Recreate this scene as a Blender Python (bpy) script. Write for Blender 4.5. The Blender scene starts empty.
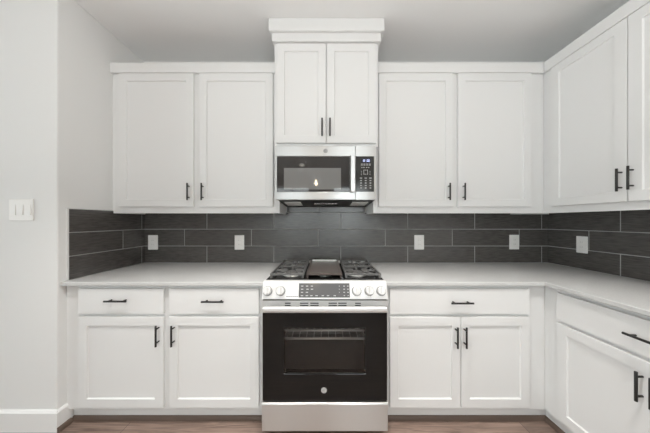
import bpy, bmesh, math, random
from mathutils import Vector, Matrix
random.seed(7)
SC = bpy.context.scene
COL = SC.collection
PI = math.pi

# ------------------------------------------------------------------ camera, light, exposure
CAM_D, CAM_Z, F_PX = 2.10, 1.294, 230.16
cd = bpy.data.cameras.new('camera')
cam = bpy.data.objects.new('camera', cd); COL.objects.link(cam)
cam.location = (0, -CAM_D, CAM_Z); cam.rotation_euler = (PI / 2, 0, 0)
cd.sensor_width = 36; cd.lens = F_PX / 650 * 36
cd.shift_x = 0; cd.shift_y = 4.5 / 650
cd.clip_start = 0.02
SC.camera = cam

world = bpy.data.worlds.new('world'); SC.world = world; world.use_nodes = True
bg = world.node_tree.nodes['Background']
bg.inputs['Color'].default_value = (0.92, 0.985, 1.0, 1); bg.inputs['Strength'].default_value = 4.0

SC.view_settings.view_transform = 'Standard'
SC.view_settings.look = 'None'
SC.view_settings.gamma = 1.0
SC.view_settings.use_curve_mapping = False
SC.view_settings.exposure = 0.08
SC.cycles.use_denoising = True
SC.cycles.max_bounces = 10
SC.cycles.diffuse_bounces = 6
SC.cycles.transparent_max_bounces = 12
SC.cycles.sample_clamp_indirect = 6

REAR_Y = -6.45; LEFT_X = -5.0; CEIL = 2.75; RX = 2.035; LX = -1.6515; JOG = 0.68

def area(name, loc, rot, sx, sy, power, color=(1, 1, 1), shape='RECTANGLE'):
    l = bpy.data.lights.new(name, 'AREA'); l.shape = shape; l.size = sx
    if shape in ('RECTANGLE', 'ELLIPSE'): l.size_y = sy
    l.energy = power; l.color = color
    o = bpy.data.objects.new(name, l); COL.objects.link(o)
    o.location = loc; o.rotation_euler = rot
    return o

# daylight standing in the window openings (rear wall and living-room side)
WIN_REAR = [(-1.70, -0.50, 0.85, 2.46), (0.25, 1.45, 0.85, 2.46)]
WIN_SIDE = [(-5.6, -3.6, 0.15, 2.40), (-3.2, -1.4, 0.15, 2.40)]
P_REAR, P_SIDE, P_DOWN, P_FILL = (9, 24), 9, 84, 29.5
for (a, b, c, d), pw in zip(WIN_REAR, P_REAR):
    area('window_daylight', ((a + b) / 2, REAR_Y - 0.10, (c + d) / 2), (PI / 2, 0, 0), b - a, d - c, pw, (0.97, 0.99, 1.0))
for (a, b, c, d) in WIN_SIDE:
    area('window_daylight', (LEFT_X - 0.10, (a + b) / 2, (c + d) / 2), (PI / 2, 0, -PI / 2), b - a, d - c, P_SIDE, (0.95, 0.98, 1.0))
# added upward fill light behind the camera, lifting the ceiling and worktops
area('ceiling_fill', (0.05, -2.4, 1.40), (PI, 0, 0), 2.8, 1.2, P_FILL, (1.0, 0.985, 0.96))
DOWNLIGHTS = [(-0.60, -4.74), (1.00, -4.74), (-0.95, -1.4), (0.0, -1.4), (0.95, -1.4), (-2.6, -3.0)]
PENDANTS = [-0.167, -1.35, 1.02]; PEND_Y, PEND_Z = -3.03, 2.00

# ------------------------------------------------------------------ materials
def mat(name, col, rough=0.5, metal=0.0, spec=0.5, coat=0.0):
    m = bpy.data.materials.new(name); m.use_nodes = True
    b = m.node_tree.nodes['Principled BSDF']
    b.inputs['Base Color'].default_value = (*col, 1); b.inputs['Roughness'].default_value = rough
    b.inputs['Metallic'].default_value = metal; b.inputs['Specular IOR Level'].default_value = spec
    b.inputs['Coat Weight'].default_value = coat
    return m
def nodes(m): return m.node_tree.nodes, m.node_tree.links, m.node_tree.nodes['Principled BSDF']
def noise_bump(m, scale, stretch, strength, dist=0.002, detail=3):
    n, l, b = nodes(m)
    tc = n.new('ShaderNodeTexCoord'); mp = n.new('ShaderNodeMapping'); mp.inputs['Scale'].default_value = stretch
    nz = n.new('ShaderNodeTexNoise'); nz.inputs['Scale'].default_value = scale; nz.inputs['Detail'].default_value = detail
    bp = n.new('ShaderNodeBump'); bp.inputs['Strength'].default_value = strength; bp.inputs['Distance'].default_value = dist
    l.new(tc.outputs['Object'], mp.inputs['Vector']); l.new(mp.outputs['Vector'], nz.inputs['Vector'])
    l.new(nz.outputs['Fac'], bp.inputs['Height']); l.new(bp.outputs['Normal'], b.inputs['Normal'])
    return nz
def noise_color(m, scale, stretch, c0, c1, lo=0.35, hi=0.65, detail=4, nz=None):
    n, l, b = nodes(m)
    if nz is None:
        tc = n.new('ShaderNodeTexCoord'); mp = n.new('ShaderNodeMapping'); mp.inputs['Scale'].default_value = stretch
        nz = n.new('ShaderNodeTexNoise'); nz.inputs['Scale'].default_value = scale; nz.inputs['Detail'].default_value = detail
        l.new(tc.outputs['Object'], mp.inputs['Vector']); l.new(mp.outputs['Vector'], nz.inputs['Vector'])
    r = n.new('ShaderNodeValToRGB')
    r.color_ramp.elements[0].position = lo; r.color_ramp.elements[0].color = (*c0, 1)
    r.color_ramp.elements[1].position = hi; r.color_ramp.elements[1].color = (*c1, 1)
    l.new(nz.outputs['Fac'], r.inputs['Fac']); l.new(r.outputs['Color'], b.inputs['Base Color'])
    return nz

WALL = mat('wall_paint', (0.79, 0.79, 0.783), 0.65, spec=0.3); noise_bump(WALL, 180, (1, 1, 1), 0.05)
CEILM = mat('ceiling_paint', (0.82, 0.82, 0.817), 0.8, spec=0.2); noise_bump(CEILM, 120, (1, 1, 1), 0.08)
CAB = mat('cabinet_paint', (0.76, 0.76, 0.757), 0.38, spec=0.45); noise_bump(CAB, 60, (1, 1, 1), 0.02)
TRIM = mat('trim_paint', (0.84, 0.84, 0.835), 0.35)
COUNTER = mat('quartz', (0.60, 0.60, 0.595), 0.22)
noise_color(COUNTER, 300, (1, 1, 1), (0.57, 0.57, 0.565), (0.64, 0.64, 0.635))
GROUT = mat('grout', (0.42, 0.42, 0.41), 0.9)
TILE = mat('charcoal_tile', (0.05, 0.05, 0.05), 0.27, spec=0.85)
_nz = noise_bump(TILE, 9, (1, 1, 9), 0.25, 0.003, 5)
noise_color(TILE, 14, (1, 1, 10), (0.045, 0.041, 0.038), (0.104, 0.096, 0.089), 0.3, 0.7, 6)
EDGE = mat('tile_edge_metal', (0.66, 0.66, 0.65), 0.4)
BLACK = mat('black_pull_metal', (0.022, 0.021, 0.02), 0.38, metal=0.3)
PLASTIC = mat('white_plastic', (0.86, 0.85, 0.83), 0.35)
SLOTG = mat('socket_slot', (0.30, 0.29, 0.28), 0.6)
SLOT = mat('dark_slot', (0.02, 0.02, 0.02), 0.6)
IRON = mat('cast_iron', (0.13, 0.128, 0.125), 0.40); noise_bump(IRON, 250, (1, 1, 1), 0.15)
GRIDDLE = mat('griddle_iron', (0.105, 0.085, 0.076), 0.30)
ENAMEL = mat('black_enamel', (0.012, 0.012, 0.012), 0.15)
ALU = mat('burner_aluminium', (0.72, 0.71, 0.69), 0.35, metal=1.0)
GLASSB = mat('black_glass', (0.008, 0.008, 0.008), 0.05, spec=0.35)
BORDER = mat('smoked_glass', (0.040, 0.036, 0.034), 0.05)
CTRL = mat('control_glass', (0.115, 0.115, 0.118), 0.12)
KEYPAD = mat('keypad_glass', (0.030, 0.030, 0.028), 0.12)
SCREEN = mat('window_screen', (0.22, 0.217, 0.213), 0.025)
MARK = mat('printed_marking', (0.45, 0.46, 0.46), 0.5)
KEYM = mat('key_print', (0.42, 0.42, 0.42), 0.5)
BADGE = mat('badge_satin', (0.62, 0.62, 0.61), 0.35, metal=0.2)
BADGED = mat('badge_grey', (0.36, 0.36, 0.36), 0.35, metal=0.3)
MARKD = mat('etched_marking', (0.20, 0.20, 0.20), 0.5)
CAVITY = mat('oven_enamel', (0.34, 0.34, 0.34), 0.45)
CHROME = mat('rack_chrome', (0.85, 0.85, 0.84), 0.35, metal=0.4)
PANELM = mat('panel_satin', (0.80, 0.795, 0.79), 0.38, metal=0.5)
SATIN = mat('satin_trim', (0.72, 0.715, 0.71), 0.45, metal=0.4)
FILTER = mat('filter_mesh', (0.90, 0.90, 0.88), 0.45, metal=0.2)
RUBBER = mat('black_rubber', (0.02, 0.02, 0.02), 0.7)

def steel(name, col, rough, aniso):
    m = mat(name, col, rough, metal=1.0)
    n, l, b = nodes(m)
    b.inputs['Anisotropic'].default_value = aniso; b.inputs['Anisotropic Rotation'].default_value = 0.25
    tg = n.new('ShaderNodeTangent'); tg.direction_type = 'RADIAL'; tg.axis = 'Z'
    l.new(tg.outputs['Tangent'], b.inputs['Tangent'])
    tc = n.new('ShaderNodeTexCoord'); mp = n.new('ShaderNodeMapping'); mp.inputs['Scale'].default_value = (3, 3, 600)
    nz = n.new('ShaderNodeTexNoise'); nz.inputs['Scale'].default_value = 1.0; nz.inputs['Detail'].default_value = 2
    bp = n.new('ShaderNodeBump'); bp.inputs['Strength'].default_value = 0.06; bp.inputs['Distance'].default_value = 0.001
    l.new(tc.outputs['Object'], mp.inputs['Vector']); l.new(mp.outputs['Vector'], nz.inputs['Vector'])
    l.new(nz.outputs['Fac'], bp.inputs['Height']); l.new(bp.outputs['Normal'], b.inputs['Normal'])
    return m
STEEL = steel('brushed_steel', (0.66, 0.655, 0.645), 0.30, 0.95)
KNOBR = mat('knob_skirt', (0.30, 0.30, 0.30), 0.35, metal=1.0)
STEELM = steel('microwave_steel', (0.52, 0.517, 0.51), 0.30, 0.95)
STEELP = steel('polished_steel', (0.74, 0.735, 0.73), 0.22, 0.3)

def emit(name, col, s):
    m = bpy.data.materials.new(name); m.use_nodes = True
    n, l, b = nodes(m)
    b.inputs['Base Color'].default_value = (*col, 1)
    b.inputs['Emission Color'].default_value = (*col, 1); b.inputs['Emission Strength'].default_value = s
    return m
BULB = emit('warm_bulb', (1.0, 0.80, 0.55), 40)
LAMP = emit('downlight_lens', (1.0, 0.93, 0.82), 14)
CLOCK = emit('clock_digits', (0.72, 0.78, 1.0), 0.8)

def thin_glass(name, tint, gloss):
    m = bpy.data.materials.new(name); m.use_nodes = True
    n, l = m.node_tree.nodes, m.node_tree.links
    n.remove(n['Principled BSDF']); out = n['Material Output']
    t = n.new('ShaderNodeBsdfTransparent'); t.inputs['Color'].default_value = (*tint, 1)
    g = n.new('ShaderNodeBsdfGlossy'); g.inputs['Roughness'].default_value = 0.04
    fr = n.new('ShaderNodeFresnel'); fr.inputs['IOR'].default_value = gloss
    mx = n.new('ShaderNodeMixShader')
    l.new(fr.outputs['Fac'], mx.inputs['Fac']); l.new(t.outputs['BSDF'], mx.inputs[1]); l.new(g.outputs['BSDF'], mx.inputs[2])
    l.new(mx.outputs['Shader'], out.inputs['Surface'])
    return m
PANE = thin_glass('window_glass', (0.97, 0.99, 0.99), 1.45)
OVENPANE = thin_glass('tinted_oven_glass', (0.84, 0.83, 0.82), 1.4)

def wood_floor():
    m = mat('wood_floor', (0.2, 0.15, 0.12), 0.42)
    n, l, b = nodes(m)
    tc = n.new('ShaderNodeTexCoord')
    br = n.new('ShaderNodeTexBrick'); br.offset = 0.37; br.inputs['Scale'].default_value = 1.0
    br.inputs['Brick Width'].default_value = 1.25; br.inputs['Row Height'].default_value = 0.155
    br.inputs['Mortar Size'].default_value = 0.0016; br.inputs['Mortar Smooth'].default_value = 0.3
    br.inputs['Color1'].default_value = (0.22, 0.166, 0.138, 1); br.inputs['Color2'].default_value = (0.30, 0.226, 0.188, 1)
    br.inputs['Mortar'].default_value = (0.06, 0.043, 0.035, 1)
    mp = n.new('ShaderNodeMapping'); mp.inputs['Scale'].default_value = (2.2, 26, 1)
    nz = n.new('ShaderNodeTexNoise'); nz.inputs['Scale'].default_value = 1.6; nz.inputs['Detail'].default_value = 7; nz.inputs['Distortion'].default_value = 1.2
    rp = n.new('ShaderNodeValToRGB')
    rp.color_ramp.elements[0].position = 0.32; rp.color_ramp.elements[0].color = (0.55, 0.50, 0.48, 1)
    rp.color_ramp.elements[1].position = 0.68; rp.color_ramp.elements[1].color = (1.25, 1.2, 1.18, 1)
    mx = n.new('ShaderNodeMix'); mx.data_type = 'RGBA'; mx.blend_type = 'MULTIPLY'; mx.inputs['Factor'].default_value = 1.0
    l.new(tc.outputs['Object'], br.inputs['Vector']); l.new(tc.outputs['Object'], mp.inputs['Vector'])
    l.new(mp.outputs['Vector'], nz.inputs['Vector']); l.new(nz.outputs['Fac'], rp.inputs['Fac'])
    l.new(br.outputs['Color'], mx.inputs[6]); l.new(rp.outputs['Color'], mx.inputs[7]); l.new(mx.outputs[2], b.inputs['Base Color'])
    bp = n.new('ShaderNodeBump'); bp.inputs['Strength'].default_value = 0.15; bp.inputs['Distance'].default_value = 0.002
    l.new(nz.outputs['Fac'], bp.inputs['Height']); l.new(bp.outputs['Normal'], b.inputs['Normal'])
    return m
FLOOR = wood_floor()
SHOE = mat('brown_shoe_wood', (0.13, 0.092, 0.072), 0.45)

# ------------------------------------------------------------------ mesh helpers
def box(bm, x0, x1, y0, y1, z0, z1, mi=0):
    x0, x1 = min(x0, x1), max(x0, x1); y0, y1 = min(y0, y1), max(y0, y1); z0, z1 = min(z0, z1), max(z0, z1)
    v = [bm.verts.new(p) for p in ((x0, y0, z0), (x1, y0, z0), (x1, y1, z0), (x0, y1, z0), (x0, y0, z1), (x1, y0, z1), (x1, y1, z1), (x0, y1, z1))]
    for q in ((0, 3, 2, 1), (4, 5, 6, 7), (0, 1, 5, 4), (1, 2, 6, 5), (2, 3, 7, 6), (3, 0, 4, 7)):
        bm.faces.new([v[i] for i in q]).material_index = mi
def prism(bm, prof, axis, a, b, mi=0):
    """closed profile (two coords) swept from a to b along axis 0 (u), 1 (y) or 2 (z)"""
    def P(p, t):
        return {0: (t, p[0], p[1]), 1: (p[0], t, p[1]), 2: (p[0], p[1], t)}[axis]
    A = [bm.verts.new(P(p, a)) for p in prof]; B = [bm.verts.new(P(p, b)) for p in prof]
    n = len(prof); fs = [bm.faces.new(A), bm.faces.new(B[::-1])]
    for i in range(n):
        fs.append(bm.faces.new((A[i], B[i], B[(i + 1) % n], A[(i + 1) % n])))
    for f in fs: f.material_index = mi
    bmesh.ops.recalc_face_normals(bm, faces=fs)
def cyl(bm, p0, p1, r0, r1=None, seg=20, mi=0):
    r1 = r0 if r1 is None else r1
    p0, p1 = Vector(p0), Vector(p1); d = (p1 - p0)
    q = d.to_track_quat('Z', 'Y')
    A, B = [], []
    for i in range(seg):
        a = 2 * PI * i / seg; c = Vector((math.cos(a), math.sin(a), 0))
        A.append(bm.verts.new(p0 + q @ (c * r0))); B.append(bm.verts.new(p1 + q @ (c * r1)))
    fs = [bm.faces.new(A[::-1]), bm.faces.new(B)]
    for i in range(seg):
        f = bm.faces.new((A[i], A[(i + 1) % seg], B[(i + 1) % seg], B[i])); f.smooth = True; fs.append(f)
    for f in fs: f.material_index = mi
def lathe(bm, prof, center, seg=32, mi=0):
    """profile of (r, z), open"""
    cx, cy, cz = center; rings = []
    for r, z in prof:
        rings.append([bm.verts.new((cx + r * math.cos(2 * PI * i / seg), cy + r * math.sin(2 * PI * i / seg), cz + z)) for i in range(seg)] if r > 1e-5 else [bm.verts.new((cx, cy, cz + z))])
    fs = []
    for a, b in zip(rings, rings[1:]):
        for i in range(seg):
            j = (i + 1) % seg
            if len(a) == 1 and len(b) == 1: continue
            if len(a) == 1: f = bm.faces.new((a[0], b[j], b[i]))
            elif len(b) == 1: f = bm.faces.new((a[i], a[j], b[0]))
            else: f = bm.faces.new((a[i], a[j], b[j], b[i]))
            f.smooth = True; f.material_index = mi; fs.append(f)
    bmesh.ops.recalc_face_normals(bm, faces=fs)
def shaker(bm, u0, u1, z0, z1, vb, vf, rail=0.062, rec=0.009, sl=0.004):
    """recessed-panel door; front at y=-vf"""
    def ring(x0, x1, a, b, y): return [bm.verts.new(p) for p in ((x0, y, a), (x1, y, a), (x1, y, b), (x0, y, b))]
    e = 0.002
    back = ring(u0, u1, z0, z1, -vb); side = ring(u0, u1, z0, z1, -(vf - e)); fr = ring(u0 + e, u1 - e, z0 + e, z1 - e, -vf)
    i1 = ring(u0 + rail, u1 - rail, z0 + rail, z1 - rail, -vf)
    i2 = ring(u0 + rail + sl, u1 - rail - sl, z0 + rail + sl, z1 - rail - sl, -(vf - rec))
    for a, b in ((back, side), (side, fr), (fr, i1), (i1, i2)):
        for k in range(4):
            bm.faces.new((a[k], a[(k + 1) % 4], b[(k + 1) % 4], b[k]))
    bm.faces.new(i2); bm.faces.new(back[::-1])
def holed(bm, u0, u1, z0, z1, h, yb, yf, mi=0):
    """slab between yb (back) and yf (front) with a rectangular hole h=(u0,u1,z0,z1)"""
    def ring(a, y): return [bm.verts.new(p) for p in ((a[0], y, a[2]), (a[1], y, a[2]), (a[1], y, a[3]), (a[0], y, a[3]))]
    O = (u0, u1, z0, z1)
    ob, of, hb, hf = ring(O, yb), ring(O, yf), ring(h, yb), ring(h, yf)
    for a, b in ((ob, of), (of, hf), (hf, hb), (hb, ob)):
        for k in range(4):
            bm.faces.new((a[k], a[(k + 1) % 4], b[(k + 1) % 4], b[k])).material_index = mi

class Run:
    """a wall run: u along the wall, -y out of the wall, z up"""
    def __init__(s, loc, rz): s.loc, s.rz = Vector(loc), rz
    def m(s): return Matrix.Translation(s.loc) @ Matrix.Rotation(s.rz, 4, 'Z')
BACK = Run((0, 0, 0), 0)
RIGHT = Run((RX, 0, 0), -PI / 2)          # u = distance from the back wall
LEFT = Run((LX, 0, 0), PI / 2)            # u = -distance from the back wall
JOGW = Run((0, -JOG, 0), 0)

def link(name, bm, mats, bevel=0.0, seg=2):
    me = bpy.data.meshes.new(name); bm.to_mesh(me); bm.free()
    for m in (mats if isinstance(mats, (list, tuple)) else [mats]): me.materials.append(m)
    o = bpy.data.objects.new(name, me); COL.objects.link(o)
    if bevel:
        b = o.modifiers.new('bevel', 'BEVEL'); b.width = bevel; b.segments = seg; b.limit_method = 'ANGLE'; b.angle_limit = math.radians(35)
    return o
def thing(name, label, cat, base, run=BACK, group=None):
    o = bpy.data.objects.new(name, None); COL.objects.link(o)
    o.empty_display_size = 0.1
    o.matrix_world = run.m() @ Matrix.Translation(Vector(base))
    o['label'] = label; o['category'] = cat; o['base'] = base
    if group: o['group'] = group
    return o
def root_of(o):
    while o.parent: o = o.parent
    return o
def part(name, bm, mats, parent, bevel=0.0, seg=2, label=None, stuff=False):
    """mesh built in run coordinates, moved into its thing's frame"""
    bmesh.ops.translate(bm, verts=bm.verts, vec=-Vector(root_of(parent)['base']))
    o = link(name, bm, mats, bevel, seg); o.parent = parent
    if label: o['label'] = label
    if stuff: o['kind'] = 'stuff'
    return o
def solo(name, bm, mats, label, cat, base, run=BACK, bevel=0.0, group=None):
    bmesh.ops.translate(bm, verts=bm.verts, vec=-Vector(base))
    o = link(name, bm, mats, bevel); o.matrix_world = run.m() @ Matrix.Translation(Vector(base))
    o['label'] = label; o['category'] = cat
    if group: o['group'] = group
    return o
def struct(name, bm, mats, label, cat, run=BACK, bevel=0.0):
    o = link(name, bm, mats, bevel); o.matrix_world = run.m()
    o['kind'] = 'structure'; o['label'] = label; o['category'] = cat
    return o
N = bmesh.new

# ------------------------------------------------------------------ room shell
T = 0.12
bm = N(); box(bm, LEFT_X - T, RX + T, REAR_Y - T, T, -0.08, 0.0)
struct('floor', bm, FLOOR, 'brown wood plank floor below the white cabinets', 'floor')
bm = N(); box(bm, LEFT_X - T, RX + T, REAR_Y - T, T, CEIL, CEIL + 0.08)
struct('ceiling', bm, CEILM, 'plain white ceiling above the kitchen', 'ceiling')
bm = N(); box(bm, LX - 0.001, RX, 0, T, 0, CEIL)
struct('wall_back', bm, WALL, 'white back wall behind the range and upper cabinets', 'wall')
bm = N(); box(bm, RX, RX + T, REAR_Y - T, T, 0, CEIL)
struct('wall_right', bm, WALL, 'white right wall carrying the right hand cabinets', 'wall')
bm = N(); box(bm, LEFT_X, LX, -JOG, T, 0, CEIL)
struct('wall_left', bm, WALL, 'white wall block at left with the light switch, facing the camera', 'wall', bevel=0.006)
def wall_with_windows(x0, x1, wins):
    bm = N(); cur = x0
    for (a, b, c, d) in sorted(wins):
        box(bm, cur, a, 0, -T, 0, CEIL); box(bm, a, b, 0, -T, 0, c); box(bm, a, b, 0, -T, d, CEIL); cur = b
    box(bm, cur, x1, 0, -T, 0, CEIL)
    return bm
REAR = Run((0, REAR_Y, 0), 0)
SIDE = Run((LEFT_X, 0, 0), -PI / 2)
struct('wall_front', wall_with_windows(LEFT_X - T, RX, WIN_REAR), WALL, 'white wall behind the camera with two windows', 'wall', REAR)
flip = [(-b, -a, c, d) for (a, b, c, d) in WIN_SIDE]
struct('wall_side', wall_with_windows(JOG, -REAR_Y, flip), WALL, 'white wall of the living side with two tall windows', 'wall', SIDE)
k = 0
for run, wins in ((REAR, WIN_REAR), (SIDE, flip)):
    for (a, b, c, d) in wins:
        k += 1
        bm = N(); holed(bm, a, b, c, d, (a + .05, b - .05, c + .05, d - .05), -0.075, -0.025)
        box(bm, (a + b) / 2 - .02, (a + b) / 2 + .02, -0.06, -0.035, c + .05, d - .05)
        w = struct('window_%d' % k, bm, TRIM, 'white framed window off camera', 'window', run)
        bm = N(); box(bm, a + .05, b - .05, -0.05, -0.046, c + .05, d - .05)
        p = link('pane', bm, PANE); p.parent = w
# baseboards and shoe moulding
bm = N()
box(bm, LEFT_X, LX + 0.0145, -JOG - 0.015, -JOG, 0, 0.118); prism(bm, [(-JOG - 0.015, 0.118), (-JOG, 0.118), (-JOG, 0.132), (-JOG - 0.007, 0.132)], 0, LEFT_X, LX + 0.0075)
box(bm, LX, LX + 0.0145, -JOG + 0.0001, -0.6005, 0, 0.118); prism(bm, [(LX + 0.0145, 0.118), (LX, 0.118), (LX, 0.132), (LX + 0.007, 0.132)], 1, -JOG - 0.007, -0.6005)
struct('baseboard_left', bm, TRIM, 'white baseboard around the left wall corner', 'baseboard', bevel=0.0015)
def quarter(v0, r): return [(-v0, 0.0005), (-v0 - r * .5, 0.0005)] + [(-v0 - r * .5 * math.cos(a), r * math.sin(a)) for a in (0.3, 0.6, 0.9, 1.25, PI / 2)]
bm = N(); prism(bm, quarter(0.6003, 0.030), 0, LX + 0.0165, -0.385); struct('trim_1', bm, SHOE, 'brown shoe moulding below the left base cabinet', 'trim')
bm = N(); prism(bm, quarter(0.6003, 0.030), 0, 0.385, 1.4345); struct('trim_2', bm, SHOE, 'brown shoe moulding below the base cabinet right of the range', 'trim')
bm = N(); prism(bm, quarter(0.6003, 0.030), 0, 0.6005, 1.62); struct('trim_3', bm, SHOE, 'brown shoe moulding below the right wall base cabinet', 'trim', RIGHT)
bm = N(); prism(bm, [(x, z) for x, z in ((LX + .0147, .0005), (LX + .0307, .0005), (LX + .029, .016), (LX + .024, .025), (LX + .0147, .029))], 1, -JOG - 0.0149, -0.617)
struct('trim_4', bm, SHOE, 'brown shoe moulding on the short left wall', 'trim')

# ------------------------------------------------------------------ backsplash
Z0, RH, TL, G = 0.914, 0.1527, 0.6086, 0.0055
def backsplash(name, run, label, u0, u1, rows, joints, th=0.009):
    """rows: z bands; joints[i]: any joint position of that row"""
    bm = N()
    zt = rows[-1][1]
    for i, (a, b, ua, ub) in enumerate(rows):
        box(bm, ua, ub, 0, -th + 0.0025, a, b, 1)
        xs = []; x = joints[i % 2]
        while x > ua: x -= TL
        x += TL
        xs = [ua]
        while x < ub:
            if x - xs[-1] > 0.012: xs.append(x)
            x += TL
        xs.append(ub)
        for p, q in zip(xs, xs[1:]):
            g0 = G / 2 if p != ua else 0.001; g1 = G / 2 if q != ub else 0.001
            box(bm, p + g0, q - g1, -th + 0.0026, -th, a + (G / 2 if i else 0.003), b - (G / 2 if b < zt else 0.0), 0)
    return struct(name, bm, [TILE, GROUT], label, 'backsplash', run, bevel=0.0012)
R = [(Z0, Z0 + RH), (Z0 + RH, Z0 + 2 * RH), (Z0 + 2 * RH, Z0 + 3 * RH), (Z0 + 3 * RH, Z0 + 4 * RH)]
th = 0.009
rows = [(a, b, LX + th, RX - th) for a, b in R[:3]] + [(R[3][0], R[3][1], -0.345, 0.366)]
backsplash('trim_5', BACK, 'charcoal tile backsplash along the back wall', 0, 0, rows, (-0.465, -0.669))
rows = [(a, b, -0.623, -0.0) for a, b in R[:3]]
backsplash('trim_6', LEFT, 'short charcoal tile backsplash on the left wall', 0, 0, rows, (-0.035, -0.227))
rows = [(a, b, 0.0, 1.62) for a, b in R[:3]]
backsplash('trim_7', RIGHT, 'charcoal tile backsplash on the right wall', 0, 0, rows, (0.521, 0.332))
bm = N(); zt = Z0 + 3 * RH
box(bm, -0.630, -0.6232, 0, -0.0092, Z0, zt + 0.006); box(bm, -0.6232, -0.3135, 0, -0.0092, zt + 0.0002, zt + 0.006)
struct('trim_8', bm, EDGE, 'thin pale edge strip around the left tile panel', 'trim', LEFT)

# ------------------------------------------------------------------ cabinets
def pull(parent, u, z, vf, L=0.130, horiz=False):
    bm = N(); r = 0.0058; v = vf + 0.030; h = L / 2
    P = (lambda t, y: (u + t, -y, z)) if horiz else (lambda t, y: (u, -y, z + t))
    cyl(bm, P(-h, v), P(h, v), r, seg=14)
    for s in (-1, 1):
        cyl(bm, P(s * h * 0.66, vf + 0.0002), P(s * h * 0.66, v), 0.0046, seg=12)
    return part('handle', bm, BLACK, parent, bevel=0.001, label='matte black bar handle')
def door(root, u0, u1, z0, z1, vf, hu, hz, rail=0.057):
    bm = N(); shaker(bm, u0, u1, z0, z1, vf - 0.0195, vf, rail)
    d = part('door', bm, CAB, root)
    pull(d, hu, hz, vf); return d
def drawer(root, u0, u1, z0, z1, vf, hu, hz):
    bm = N(); box(bm, u0, u1, -(vf - 0.0195), -vf, z0, z1)
    d = part('drawer', bm, CAB, root, bevel=0.003)
    pull(d, hu, hz, vf, 0.137, True); return d

def upper(label, run, u0, u1, vface, doors, crown, group='white upper cabinets', z0=1.354, z1=2.44):
    t = thing('upper_cabinet', label, 'cabinet', ((u0 + u1) / 2, -vface / 2, z0), run, group)
    bm = N()
    box(bm, u0, u0 + .018, -0.0003, -vface, z0, z1); box(bm, u1 - .018, u1, -0.0003, -vface, z0, z1)
    box(bm, u0 + .018, u1 - .018, -0.0003, -vface + .02, z0 + .022, z0 + .04); box(bm, u0 + .018, u1 - .018, -0.0003, -vface + .02, z1 - .02, z1)
    box(bm, u0 + .018, u1 - .018, -vface + .02, -vface, z0, z1)
    part('carcass', bm, CAB, t, bevel=0.0015)
    for d in doors: door(t, *d)
    bm = N(); a, b = crown
    box(bm, a, b, -vface - 0.0002, -vface - .023, 2.4325, 2.51); box(bm, a, b, -vface + 0.04, -vface - .0002, 2.4402, 2.51)
    part('crown_moulding', bm, CAB, t, bevel=0.003)
    return t
UZ0, UZ1, UV = 1.403, 2.430, 0.332
upper('wide white two-door upper cabinet on the back wall left of the microwave', BACK, LX + 0.0005, -0.352, 0.312,
      [(-1.586, -1.012, UZ0, UZ1, UV, -1.042, 1.517), (-0.968, -0.400, UZ0, UZ1, UV, -0.935, 1.517)], (LX + 0.001, -0.377))
upper('white two-door upper cabinet on the back wall right of the microwave', BACK, 0.374, 1.700, 0.312,
      [(0.414, 0.987, UZ0, UZ1, UV, 0.946, 1.517), (1.024, 1.589, UZ0, UZ1, UV, 1.059, 1.517)], (0.398, 1.677))
upper('white two-door upper cabinet on the right wall, cut by the picture edge', RIGHT, 0.0005, 1.295, 0.334,
      [(0.386, 0.818, UZ0, UZ1, 0.354, 0.796, 1.526), (0.822, 1.256, UZ0, UZ1, 0.354, 0.845, 1.530)], (0.336, 1.295))

# tall centre cabinet over the microwave
t = thing('upper_cabinet', 'raised narrow white cabinet directly over the microwave, reaching the ceiling', 'cabinet', (0.01, -0.2, 1.8445), BACK, 'white upper cabinets')
bm = N(); box(bm, -0.350, 0.372, -0.0003, -0.371, 1.8445, 2.66); box(bm, -0.375, 0.394, -0.3712, -0.390, 1.8445, 2.66)
part('carcass', bm, CAB, t, bevel=0.0015)
door(t, -0.356, 0.0065, 1.868, 2.600, 0.410, -0.021, 1.973, 0.056)
door(t, 0.0125, 0.376, 1.868, 2.600, 0.410, 0.036, 1.973, 0.056)
bm = N(); box(bm, -0.386, 0.408, -0.3903, -0.425, 2.604, 2.675); box(bm, -0.386, 0.408, -0.31, -0.3903, 2.6605, 2.675)
box(bm, -0.386, -0.3752, -0.31, -0.3903, 2.604, 2.6605); box(bm, 0.3942, 0.408, -0.31, -0.3903, 2.604, 2.6605)
box(bm, -0.405, 0.427, -0.30, -0.450, 2.660, CEIL - 0.0005)
part('crown_moulding', bm, CAB, t, bevel=0.003)

def base_cab(label, run, u0, u1, doors, drawers, toe, blind=False):
    t = thing('base_cabinet', label, 'cabinet', ((u0 + u1) / 2, -0.3, 0), run, 'white base cabinets')
    bm = N(); box(bm, u0, u1, -0.0003, -0.63, 0.090, 0.8885)
    part('carcass', bm, CAB, t, bevel=0.0015)
    bm = N(); box(bm, toe[0], toe[1], -0.585, -0.600, 0.0005, 0.0898); part('toe_kick', bm, CAB, t)
    for d in drawers: drawer(t, *d)
    for d in doors: door(t, *d, 0.054)
    return t
BZ0, BZ1, DZ0, DZ1, BV = 0.116, 0.689, 0.706, 0.867, 0.65
base_cab('white base cabinet left of the range with two drawers over two doors', BACK, LX + 0.0005, -0.380,
         [(-1.557, -1.019, BZ0, BZ1, BV, -1.045, 0.581), (-0.984, -0.417, BZ0, BZ1, BV, -0.949, 0.581)],
         [(-1.557, -1.019, DZ0, DZ1, BV, -1.297, 0.797), (-0.984, -0.417, DZ0, DZ1, BV, -0.696, 0.794)], (LX + 0.016, -0.380))
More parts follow.
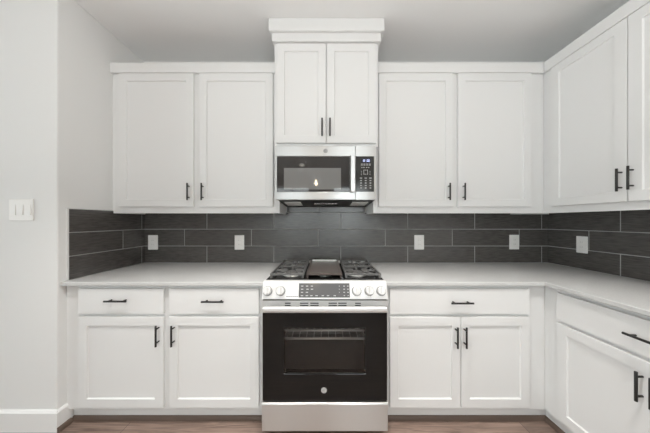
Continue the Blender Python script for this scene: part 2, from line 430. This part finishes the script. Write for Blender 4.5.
base_cab('white base cabinet right of the range with one wide drawer over two doors', BACK, 0.380, 1.4045,
         [(0.409, 0.855, BZ0, BZ1, BV, 0.820, 0.571), (0.859, 1.291, BZ0, BZ1, BV, 0.8745, 0.571)],
         [(0.409, 1.291, DZ0, DZ1, BV, 0.850, 0.785)], (0.380, 1.4345))
base_cab('white base cabinet along the right wall with a wide drawer, partly out of frame', RIGHT, 0.0005, 1.62,
         [(0.724, 1.118, BZ0, BZ1, BV, 1.097, 0.573), (1.122, 1.516, BZ0, BZ1, BV, 1.142, 0.573)],
         [(0.722, 1.516, DZ0, DZ1, BV, 1.12, 0.785)], (0.6005, 1.62))

# worktops
bm = N(); box(bm, LX + 0.0002, -0.379, -0.0002, -0.666, 0.8888, 0.9137)
solo('countertop', bm, COUNTER, 'pale grey quartz countertop left of the range', 'countertop', (-1.015, -0.333, 0.8888), BACK, 0.003)
bm = N(); xe = RX - 0.666
prism(bm, [(0.379, -0.0002), (RX - 0.0002, -0.0002), (RX - 0.0002, -1.63), (xe, -1.63), (xe, -0.666), (0.379, -0.666)], 2, 0.8888, 0.9137)
solo('countertop', bm, COUNTER, 'pale grey quartz countertop turning the corner right of the range', 'countertop', (1.2, -0.333, 0.8888), BACK, 0.003)

# ------------------------------------------------------------------ outlets and switch
def outlet(label, run, u, z, w=.044):
    t = thing('wall_outlet', label, 'outlet', (u, -0.0092, z), run, 'white wall outlets on the dark tile')
    bm = N(); box(bm, u - w, u + w, -0.0092, -0.0150, z - .066, z + .066); part('cover_plate', bm, PLASTIC, t, bevel=0.003)
    bm = N(); box(bm, u - .018, u + .018, -0.0151, -0.0180, z - .036, z + .036); r = part('receptacle', bm, PLASTIC, t, bevel=0.0015)
    for s in (-1, 1):
        for dx in (-.0065, .0065):
            bm = N(); box(bm, u + dx - .001, u + dx + .001, -0.0178, -0.0183, z + s * .019 - .004, z + s * .019 + .005); part('slot', bm, SLOTG, r)
outlet('white outlet on the back wall tile nearest the left corner', BACK, -1.560, 1.100)
outlet('white outlet on the back wall tile just left of the range', BACK, -0.776, 1.100)
outlet('white outlet on the back wall tile just right of the range', BACK, 0.854, 1.101)
outlet('white outlet on the back wall tile nearest the right corner', BACK, 1.716, 1.103)
outlet('white outlet on the right wall tile', RIGHT, 0.288, 1.108, .040)
t = thing('light_switch', 'white triple rocker light switch on the plain left wall', 'light switch', (-1.868, 0, 1.363), JOGW)
bm = N(); box(bm, -1.943, -1.793, -0.0003, -0.007, 1.297, 1.429); part('cover_plate', bm, PLASTIC, t, bevel=0.004)
for i in (-1, 0, 1):
    u = -1.868 + i * .046
    bm = N(); prism(bm, [(-0.0071, 1.330), (-0.0115, 1.330), (-0.0085, 1.396), (-0.0071, 1.396)], 0, u - .0165, u + .0165)
    part('rocker', bm, PLASTIC, t, bevel=0.001)

# ------------------------------------------------------------------ microwave
t = thing('microwave', 'stainless over-the-range microwave hung below the centre cabinet', 'microwave', (0.003, -0.2, 1.42))
ML, MR, MF = -0.349, 0.371, 0.43
bm = N(); prism(bm, [(-0.012, 1.42), (-0.398, 1.449), (-0.398, 1.8435), (-0.012, 1.8435)], 0, ML, MR)
part('body', bm, mat('microwave_case', (0.025, 0.025, 0.025), 0.4), t, bevel=0.002)
bm = N(); hole = (-0.349, 0.181, 1.506, 1.764)
holed(bm, -0.361, 0.2205, 1.448, 1.840, hole, -0.3985, -MF); d = part('door', bm, STEELM, t, bevel=0.003)
bm = N(); holed(bm, hole[0] + .0005, hole[1] - .0005, hole[2] + .0005, hole[3] - .0005, (-0.299, 0.117, 1.523, 1.680), -0.405, -MF + 0.003)
part('window_border', bm, BORDER, d, label='black glass border of the door window')
bm = N(); box(bm, -0.2985, 0.1165, -0.407, -MF + 0.0032, 1.5235, 1.6795); part('window_screen', bm, SCREEN, d, label='smoky mesh window')
bm = N(); box(bm, 0.182, 0.217, -MF - 0.022, -MF - 0.034, 1.500, 1.768)
for z in (1.515, 1.745): box(bm, 0.190, 0.209, -MF - 0.0002, -MF - 0.024, z - .012, z + .012)
part('handle', bm, STEELM, d, bevel=0.004, label='vertical steel bar handle')
bm = N(); hole = (0.2235, 0.357, 1.506, 1.764)
holed(bm, 0.2225, 0.368, 1.448, 1.840, hole, -0.3985, -MF); c = part('control_column', bm, STEELM, t, bevel=0.002)
bm = N(); box(bm, hole[0] + .0005, hole[1] - .0005, -0.405, -MF + 0.003, hole[2] + .0005, hole[3] - .0005); kp = part('keypad', bm, KEYPAD, c, label='dark keypad panel')
yk = -MF + 0.0028
bm = N(); box(bm, 0.262, 0.330, yk, yk - .0008, 1.718, 1.748); part('display', bm, mat('display_window', (0.012, 0.012, 0.03), 0.1), c)
bm = N()
SEG = {'1': 'bc', '2': 'abged', '0': 'abcdef', ':': ':'}
def seg7(bm, ch, x, z, w, h, y):
    s = h * .13
    B = {'a': (x, x + w, z + h - s, z + h), 'd': (x, x + w, z, z + s), 'g': (x, x + w, z + h / 2 - s / 2, z + h / 2 + s / 2), 'b': (x + w - s, x + w, z + h / 2, z + h),
         'c': (x + w - s, x + w, z, z + h / 2), 'f': (x, x + s, z + h / 2, z + h), 'e': (x, x + s, z, z + h / 2)}
    if ch == ':':
        for q in (.25, .65): box(bm, x + w * .3, x + w * .3 + s, y, y - .0005, z + h * q, z + h * q + s)
        return
    for k in SEG[ch]:
        a, b, c_, d_ = B[k]; box(bm, a, b, y, y - .0005, c_, d_)
for i, ch in enumerate('12:00'): seg7(bm, ch, 0.270 + i * .0112, 1.7245, .009, .016, yk - .0010)
part('clock_digits', bm, CLOCK, c, label='pale blue clock digits')
bm = N()
def dash(bm, u, z, w, h, y): box(bm, u - w / 2, u + w / 2, y, y - .0006, z - h / 2, z + h / 2)
for z in (1.708, 1.700):
    for i in range(4): dash(bm, 0.268 + i * .019, z, .014, .0045, yk)
for u in (0.268, 0.283, 0.303, 0.318): dash(bm, u, 1.683, .009, .006, yk)
for u in (0.265, 0.327): 
    for z in (1.655, 1.643, 1.631): dash(bm, u, z, .005, .005, yk)
for u in (0.284, 0.296, 0.308): 
    for z in (1.664, 1.634): dash(bm, u, z, .007, .006, yk)
for u in (0.282, 0.310): dash(bm, u, 1.649, .004, .026, yk)
for j, z in enumerate((1.606, 1.588, 1.570, 1.552, 1.534)):
    for u in (0.262, 0.296, 0.330): dash(bm, u, z, .012 if j else .017, .0075, yk)
part('key_print', bm, KEYM, c, label='white key legends')
def badge(parent, u, z, y, r, m=None):
    bm = N()
    cyl(bm, (u, y, z), (u, y - .0016, z), r, r * .94, 28)
    b = part('emblem', bm, m or BADGE, parent, label='round silver emblem')
    bm = N(); yy = y - .0017
    n = 24
    for (ri, ro, a0, a1) in ((.80, .88, 0, 2 * PI), (.42, .54, .6, 5.4)):
        k = n if a1 - a0 > 6 else 16
        pts = []
        for i in range(k):
            a, b2 = a0 + (a1 - a0) * i / k, a0 + (a1 - a0) * (i + 1) / k
            q = [bm.verts.new((u + r * rr * math.cos(x), yy, z + r * rr * math.sin(x))) for rr, x in ((ri, a), (ro, a), (ro, b2), (ri, b2))]
            bm.faces.new(q)
    box(bm, u - r * .1, u + r * .35, yy + .0002, yy, z - r * .06, z + r * .08)
    box(bm, u - r * .52, u - r * .1, yy + .0002, yy, z - r * .04, z + r * .10)
    part('monogram', bm, MARKD, b)
badge(d, 0.004, 1.803, -MF - 0.0002, 0.0165, BADGED)
# underside: filters, polished strip added for the bright reflected streak
def under(u0, u1, d0, d1, th, name, m, lab):
    bm = N(); zz = lambda v: 1.42 + (v - .012) * (0.029 / 0.386)
    prism(bm, [(-d0, zz(d0) - .0003), (-d1, zz(d1) - .0003), (-d1, zz(d1) - th), (-d0, zz(d0) - th)], 0, u0, u1)
    part(name, bm, m, t, bevel=0.001, label=lab)
under(-0.318, -0.190, 0.13, 0.31, .004, 'grease_filter', FILTER, 'pale metal mesh grease filter')
under(0.212, 0.338, 0.13, 0.31, .004, 'grease_filter', FILTER, 'pale metal mesh grease filter')
under(-0.09, 0.10, 0.17, 0.23, .003, 'glint_strip', STEELP, 'narrow polished strip for the reflected streak under the microwave')

# ------------------------------------------------------------------ range
t = thing('gas_range', 'stainless slide-in gas range with black oven door between the base cabinets', 'range', (-0.001, -0.38, 0))
RL, RR_ = -0.3745, 0.3725
bm = N(); box(bm, RL, RR_, -0.03, -0.085, 0.06, 0.90)                      # body shell round the oven cavity
box(bm, RL, RL + .05, -0.085, -0.690, 0.06, 0.90); box(bm, RR_ - .05, RR_, -0.085, -0.690, 0.06, 0.90)
box(bm, RL + .05, RR_ - .05, -0.085, -0.690, 0.06, 0.30); box(bm, RL + .05, RR_ - .05, -0.085, -0.690, 0.72, 0.90)
part('body', bm, [STEEL], t, bevel=0.001)
bm = N()
box(bm, RL + .0505, RR_ - .0505, -0.0855, -0.095, 0.3005, 0.7195); box(bm, RL + .0505, RL + .06, -0.095, -0.689, 0.3005, 0.7195)
box(bm, RR_ - .06, RR_ - .0505, -0.095, -0.689, 0.3005, 0.7195); box(bm, RL + .06, RR_ - .06, -0.095, -0.689, 0.3005, 0.31); box(bm, RL + .06, RR_ - .06, -0.095, -0.689, 0.71, 0.7195)
part('oven_cavity', bm, CAVITY, t)
for zz in (0.560, 0.611):
    bm = N()
    for v in (0.12, 0.30, 0.48, 0.66): cyl(bm, (RL + .062, -v, zz), (RR_ - .062, -v, zz), 0.0075, seg=8)
    for i in range(14):
        u = RL + .075 + i * (RR_ - RL - .15) / 13; cyl(bm, (u, -0.12, zz + .006), (u, -0.66, zz + .006), 0.0022, seg=6)
    part('oven_rack', bm, CHROME, t, label='chrome wire oven rack behind the glass')
# cooktop
bm = N(); box(bm, RL, RR_, -0.03, -0.665, 0.9003, 0.9230)
ck = part('cooktop', bm, ENAMEL, t, bevel=0.003, label='black enamel cooktop')
bm = N(); box(bm, RL, RR_, -0.014, -0.058, 0.914, 0.9375); part('rear_vent_rail', bm, STEEL, t, bevel=0.003)
# control panel, slightly tilted
pv0, pz0, pv1, pz1 = 0.702, 0.926, 0.736, 0.8305
bm = N(); prism(bm, [(-0.6655, 0.9003), (-0.6655, 0.9275), (-0.690, 0.9300), (-pv0, pz0), (-pv1, pz1), (-pv1 + .006, pz1 - .003), (-0.695, 0.8275), (-0.695, 0.9003)], 0, RL - .0005, RR_ + .0005)
cp = part('control_panel', bm, PANELM, t, bevel=0.002)
slope = Vector((0, -(pv1 - pv0), pz1 - pz0)).normalized(); nrm = Vector((0, -(pz0 - pz1), -(pv1 - pv0)))
nrm = Vector((0, -(pz0 - pz1), (pv1 - pv0))).normalized()
def onp(u, s, out=0.0): return Vector((u, -pv0, pz0)) + Vector((0, 0, 0)) + slope * s + nrm * out
PL = math.hypot(pv1 - pv0, pz0 - pz1)
def slab(bm, u0, u1, s0, s1, h0, h1):
    c = [onp(u, s, h) for h in (h0, h1) for (u, s) in ((u0, s1), (u1, s1), (u1, s0), (u0, s0))]
    v = [bm.verts.new(p) for p in c]
    for q in ((3, 2, 1, 0), (4, 5, 6, 7), (0, 1, 5, 4), (1, 2, 6, 5), (2, 3, 7, 6), (3, 0, 4, 7)): bm.faces.new([v[i] for i in q])
bm = N(); slab(bm, -0.157, 0.148, .010, .092, .0004, .0016); part('display_glass', bm, CTRL, cp, label='grey touch control glass')
bm = N()
for (u, s) in [(-.137, .024), (-.108, .024), (-.079, .024), (-.137, .042), (-.105, .042), (-.078, .042), (-.137, .060), (-.108, .060)]:
    slab(bm, u - .007, u + .007, s, s + .005, .0017, .0022)
for u in (-.137, -.108, -.081, -.050, -.013, .018, .058): slab(bm, u - .007, u + .007, .079, .084, .0017, .0022)
for u in (.086, .115, .138):
    for s in (.024, .042, .060): slab(bm, u - (.005 if u > .09 else .002), u + (.005 if u > .09 else .002), s, s + .005, .0017, .0022)
for u in (.115, .138): slab(bm, u - .004, u + .004, .079, .083, .0017, .0022)
part('touch_key_print', bm, MARK, cp, label='white touch key legends')
bm = N()
for i in range(6): slab(bm, -.230 + i * .012, -.221 + i * .012, .084, .089, .0004, .0008)
part('small_lettering', bm, MARKD, cp, label='tiny grey lettering on the steel')
for u in (-0.344, -0.266, 0.189, 0.265, 0.336):
    bm = N(); a = onp(u, PL * .54)
    cyl(bm, onp(u, PL * .54, .0003), onp(u, PL * .54, .006), .0285, .0285, 28); kn = part('knob', bm, KNOBR, cp, bevel=.001)
    bm = N(); cyl(bm, onp(u, PL * .54, .0062), onp(u, PL * .54, .026), .0255, .0225, 28)
    slab(bm, u - .005, u + .005, PL * .54 - .022, PL * .54 + .022, .0255, .034)
    part('grip', bm, SATIN, kn, bevel=.0015)
# vent trim with slots
bm = N(); vt0, vt1 = 0.7845, 0.8185
box(bm, RL, RR_, -0.692, -0.724, vt0, vt1); vt = part('vent_trim', bm, SATIN, t, bevel=0.001)
for c0 in (-0.223, -0.125, -0.063, 0.046, 0.104, 0.197):
    w = .050 if abs(c0) < .15 else .034
    for z in (0.7895, 0.8025):
        bm = N(); box(bm, c0 - w / 2, c0 + w / 2, -0.7242, -0.7246, z - .003, z + .003); part('vent_slot', bm, SLOT, vt)
bm = N(); box(bm, RL + .002, RR_ - .002, -0.6905, -0.712, 0.8187, 0.8273); part('gap_shade', bm, SLOT, vt, label='dark strip standing for the shade under the control panel')  # dark strip put into the gap as its shade
# oven door
bm = N(); win = (-0.243, 0.240, 0.390, 0.660)
holed(bm, RL + .004, RR_ - .004, 0.232, 0.782, win, -0.6915, -0.738); od = part('oven_door', bm, GLASSB, t, bevel=0.003, label='black glass oven door')
bm = N(); box(bm, win[0] + .0003, win[1] - .0003, -0.729, -0.7335, win[2] + .0003, win[3] - .0003); part('window_glass', bm, OVENPANE, od, label='tinted oven window')
bm = N(); box(bm, RL + .004, RR_ - .004, -0.7382, -0.7420, 0.752, 0.782); part('door_top_trim', bm, STEEL, od, bevel=.001)
bm = N()
prof = [(-0.756, .764), (-0.770, .766), (-0.7765, .774), (-0.7765, .789), (-0.771, .796), (-0.757, .797)]
prism(bm, prof, 0, RL + .016, RR_ - .016)
for u in (RL + .03, RR_ - .03): box(bm, u - .012, u + .012, -0.7422, -0.758, .766, .781)
part('handle', bm, SATIN, od, bevel=.002, label='full width steel bar handle')
bm = N(); box(bm, RL + .006, RR_ - .006, -0.6915, -0.734, 0.222, 0.2318); part('door_bottom_edge', bm, RUBBER, od, bevel=.003)
badge(od, -0.006, 0.292, -0.7382, 0.0175)
# storage drawer
bm = N(); prism(bm, [(-0.6915, 0.048), (-0.736, 0.048), (-0.738, 0.052), (-0.738, 0.207), (-0.733, 0.2165), (-0.6915, 0.2165)], 0, RL, RR_)
part('drawer', bm, STEEL, t, bevel=.002, label='brushed steel bottom drawer')
for u in (RL + .05, RR_ - .05):
    for v in (0.10, 0.62):
        bm = N(); cyl(bm, (u, -v, 0.0004), (u, -v, 0.012), .02, .02, 16); cyl(bm, (u, -v, 0.012), (u, -v, 0.0598), .010, .010, 12)
        part('leg', bm, RUBBER, t)
# burners
for (u, v, r) in ((-0.235, 0.20, .040), (-0.225, 0.495, .058), (-0.001, 0.520, .036), (0.230, 0.20, .040), (0.217, 0.495, .058)):
    bm = N(); lathe(bm, [(0, .0002), (r * 1.25, .0002), (r * 1.22, .004), (r * .95, .006), (r * .92, .014), (0, .014)], (u, -v, 0.9231)); b = part('burner', bm, ALU, t, label='silver burner base')
    bm = N(); lathe(bm, [(0, .0142), (r * .82, .0142), (r * .84, .017), (r * .75, .020), (0, .021)], (u, -v, 0.9231)); part('burner_cap', bm, IRON, b)
# grates
def grate(u0, u1, ub, label):
    bm = N(); za, zb = 0.9410, 0.9545; w = .011
    box(bm, u0, u1, -0.600, -0.600 - w, za, zb); box(bm, u0, u1, -0.085, -0.085 - w, za, zb)
    box(bm, u0, u0 + w, -0.096, -0.600, za, zb); box(bm, u1 - w, u1, -0.096, -0.600, za, zb)
    box(bm, u0 + w, u1 - w, -0.338, -0.338 - w, za, zb)
    for c in (0.20, 0.490):
        for s in (-1, 1):
            v1 = -c - s * .030; v2 = -c - s * .100
            box(bm, ub - .005, ub + .005, v1, v2, za + .002, zb + .001)
        box(bm, u0 + w, ub - .030, -c - .005, -c + .005, za + .002, zb + .001); box(bm, ub + .030, u1 - w, -c - .005, -c + .005, za + .002, zb + .001)
        for s in (-1, 1):
            for q in (-1, 1):
                a = Vector((ub + s * .032, -c + q * .032, (za + zb) / 2 + .001)); e = Vector((ub + s * .085, -c + q * .085, (za + zb) / 2 + .001))
                cyl(bm, a, e, .005, .005, 8)
    for u in (u0 + .001, u1 - .014):
        for v in (0.0865, 0.598): box(bm, u, u + .013, -v, -v - .012, 0.9234, za + .001)
    part('grate', bm, IRON, t, bevel=0.0015, label=label)
grate(-0.357, -0.137, -0.233, 'left cast iron grate'); grate(0.130, 0.364, 0.226, 'right cast iron grate')
bm = N(); box(bm, -0.122, 0.112, -0.10, -0.600, 0.9400, 0.9475)
box(bm, -0.122, -0.112, -0.10, -0.600, 0.9475, 0.9545); box(bm, 0.102, 0.112, -0.10, -0.600, 0.9475, 0.9545); box(bm, -0.112, 0.102, -0.590, -0.600, 0.9475, 0.9545)
for u in (-.120, .098):
    for v in (.11, .585): box(bm, u, u + .012, -v, -v - .012, 0.9234, 0.9402)
gr = part('griddle', bm, GRIDDLE, t, bevel=0.002, label='brown griddle plate')
bm = N(); box(bm, -0.108, 0.098, -0.101, -0.116, 0.9477, 0.9600); part('rear_lip', bm, ALU, gr, bevel=.002, label='bright rear lip')

# ------------------------------------------------------------------ room behind the camera
for i, (x, y) in enumerate(DOWNLIGHTS):
    d = thing('ceiling_downlight', 'small round recessed ceiling downlight behind the camera', 'ceiling light', (x, y, CEIL), BACK, 'recessed ceiling downlights')
    bm = N(); lathe(bm, [(.062, -.0005), (.088, -.0005), (.086, -.006), (.062, -.004)], (x, y, CEIL)); part('trim_ring', bm, TRIM, d)
    bm = N(); cyl(bm, (x, y, CEIL - .003), (x, y, CEIL - .0006), .061, .061, 24); part('lens', bm, LAMP, d)
    l = bpy.data.lights.new('downlight_lamp', 'SPOT'); l.energy = P_DOWN; l.color = (1, .97, .93); l.shadow_soft_size = 0.06
    l.spot_size = math.radians(84); l.spot_blend = 0.7
    lo = bpy.data.objects.new('downlight_lamp', l); COL.objects.link(lo); lo.location = (x, y, CEIL - .07)
for i, px in enumerate(PENDANTS):
    py, pz = PEND_Y, PEND_Z
    lab = ['middle', 'left', 'right'][i]
    d = thing('pendant_lamp', 'glass pendant with a lit bulb, %s one of the row behind the camera' % lab, 'pendant lamp', (px, py, CEIL), BACK, 'glass pendants behind the camera')
    bm = N(); lathe(bm, [(0, -.0005), (.06, -.0005), (.06, -.02), (0, -.025)], (px, py, CEIL)); part('canopy', bm, BLACK, d)
    bm = N(); cyl(bm, (px, py, pz + .16), (px, py, CEIL - .02), .006, seg=10); part('stem', bm, BLACK, d)
    bm = N(); cyl(bm, (px, py, pz + .06), (px, py, pz + .165), .022, .02, 18); part('socket', bm, BLACK, d)
    bm = N(); lathe(bm, [(.03, .17), (.09, .13), (.12, .0), (.125, -.10)], (px, py, pz)); part('glass_shade', bm, PANE, d)
    bm = N(); lathe(bm, [(0, -.045), (.022, -.035), (.03, -.012), (.024, .015), (.013, .055)], (px, py, pz), 20); part('bulb', bm, BULB, d)
for o in bpy.data.objects:
    if 'base' in o: del o['base']
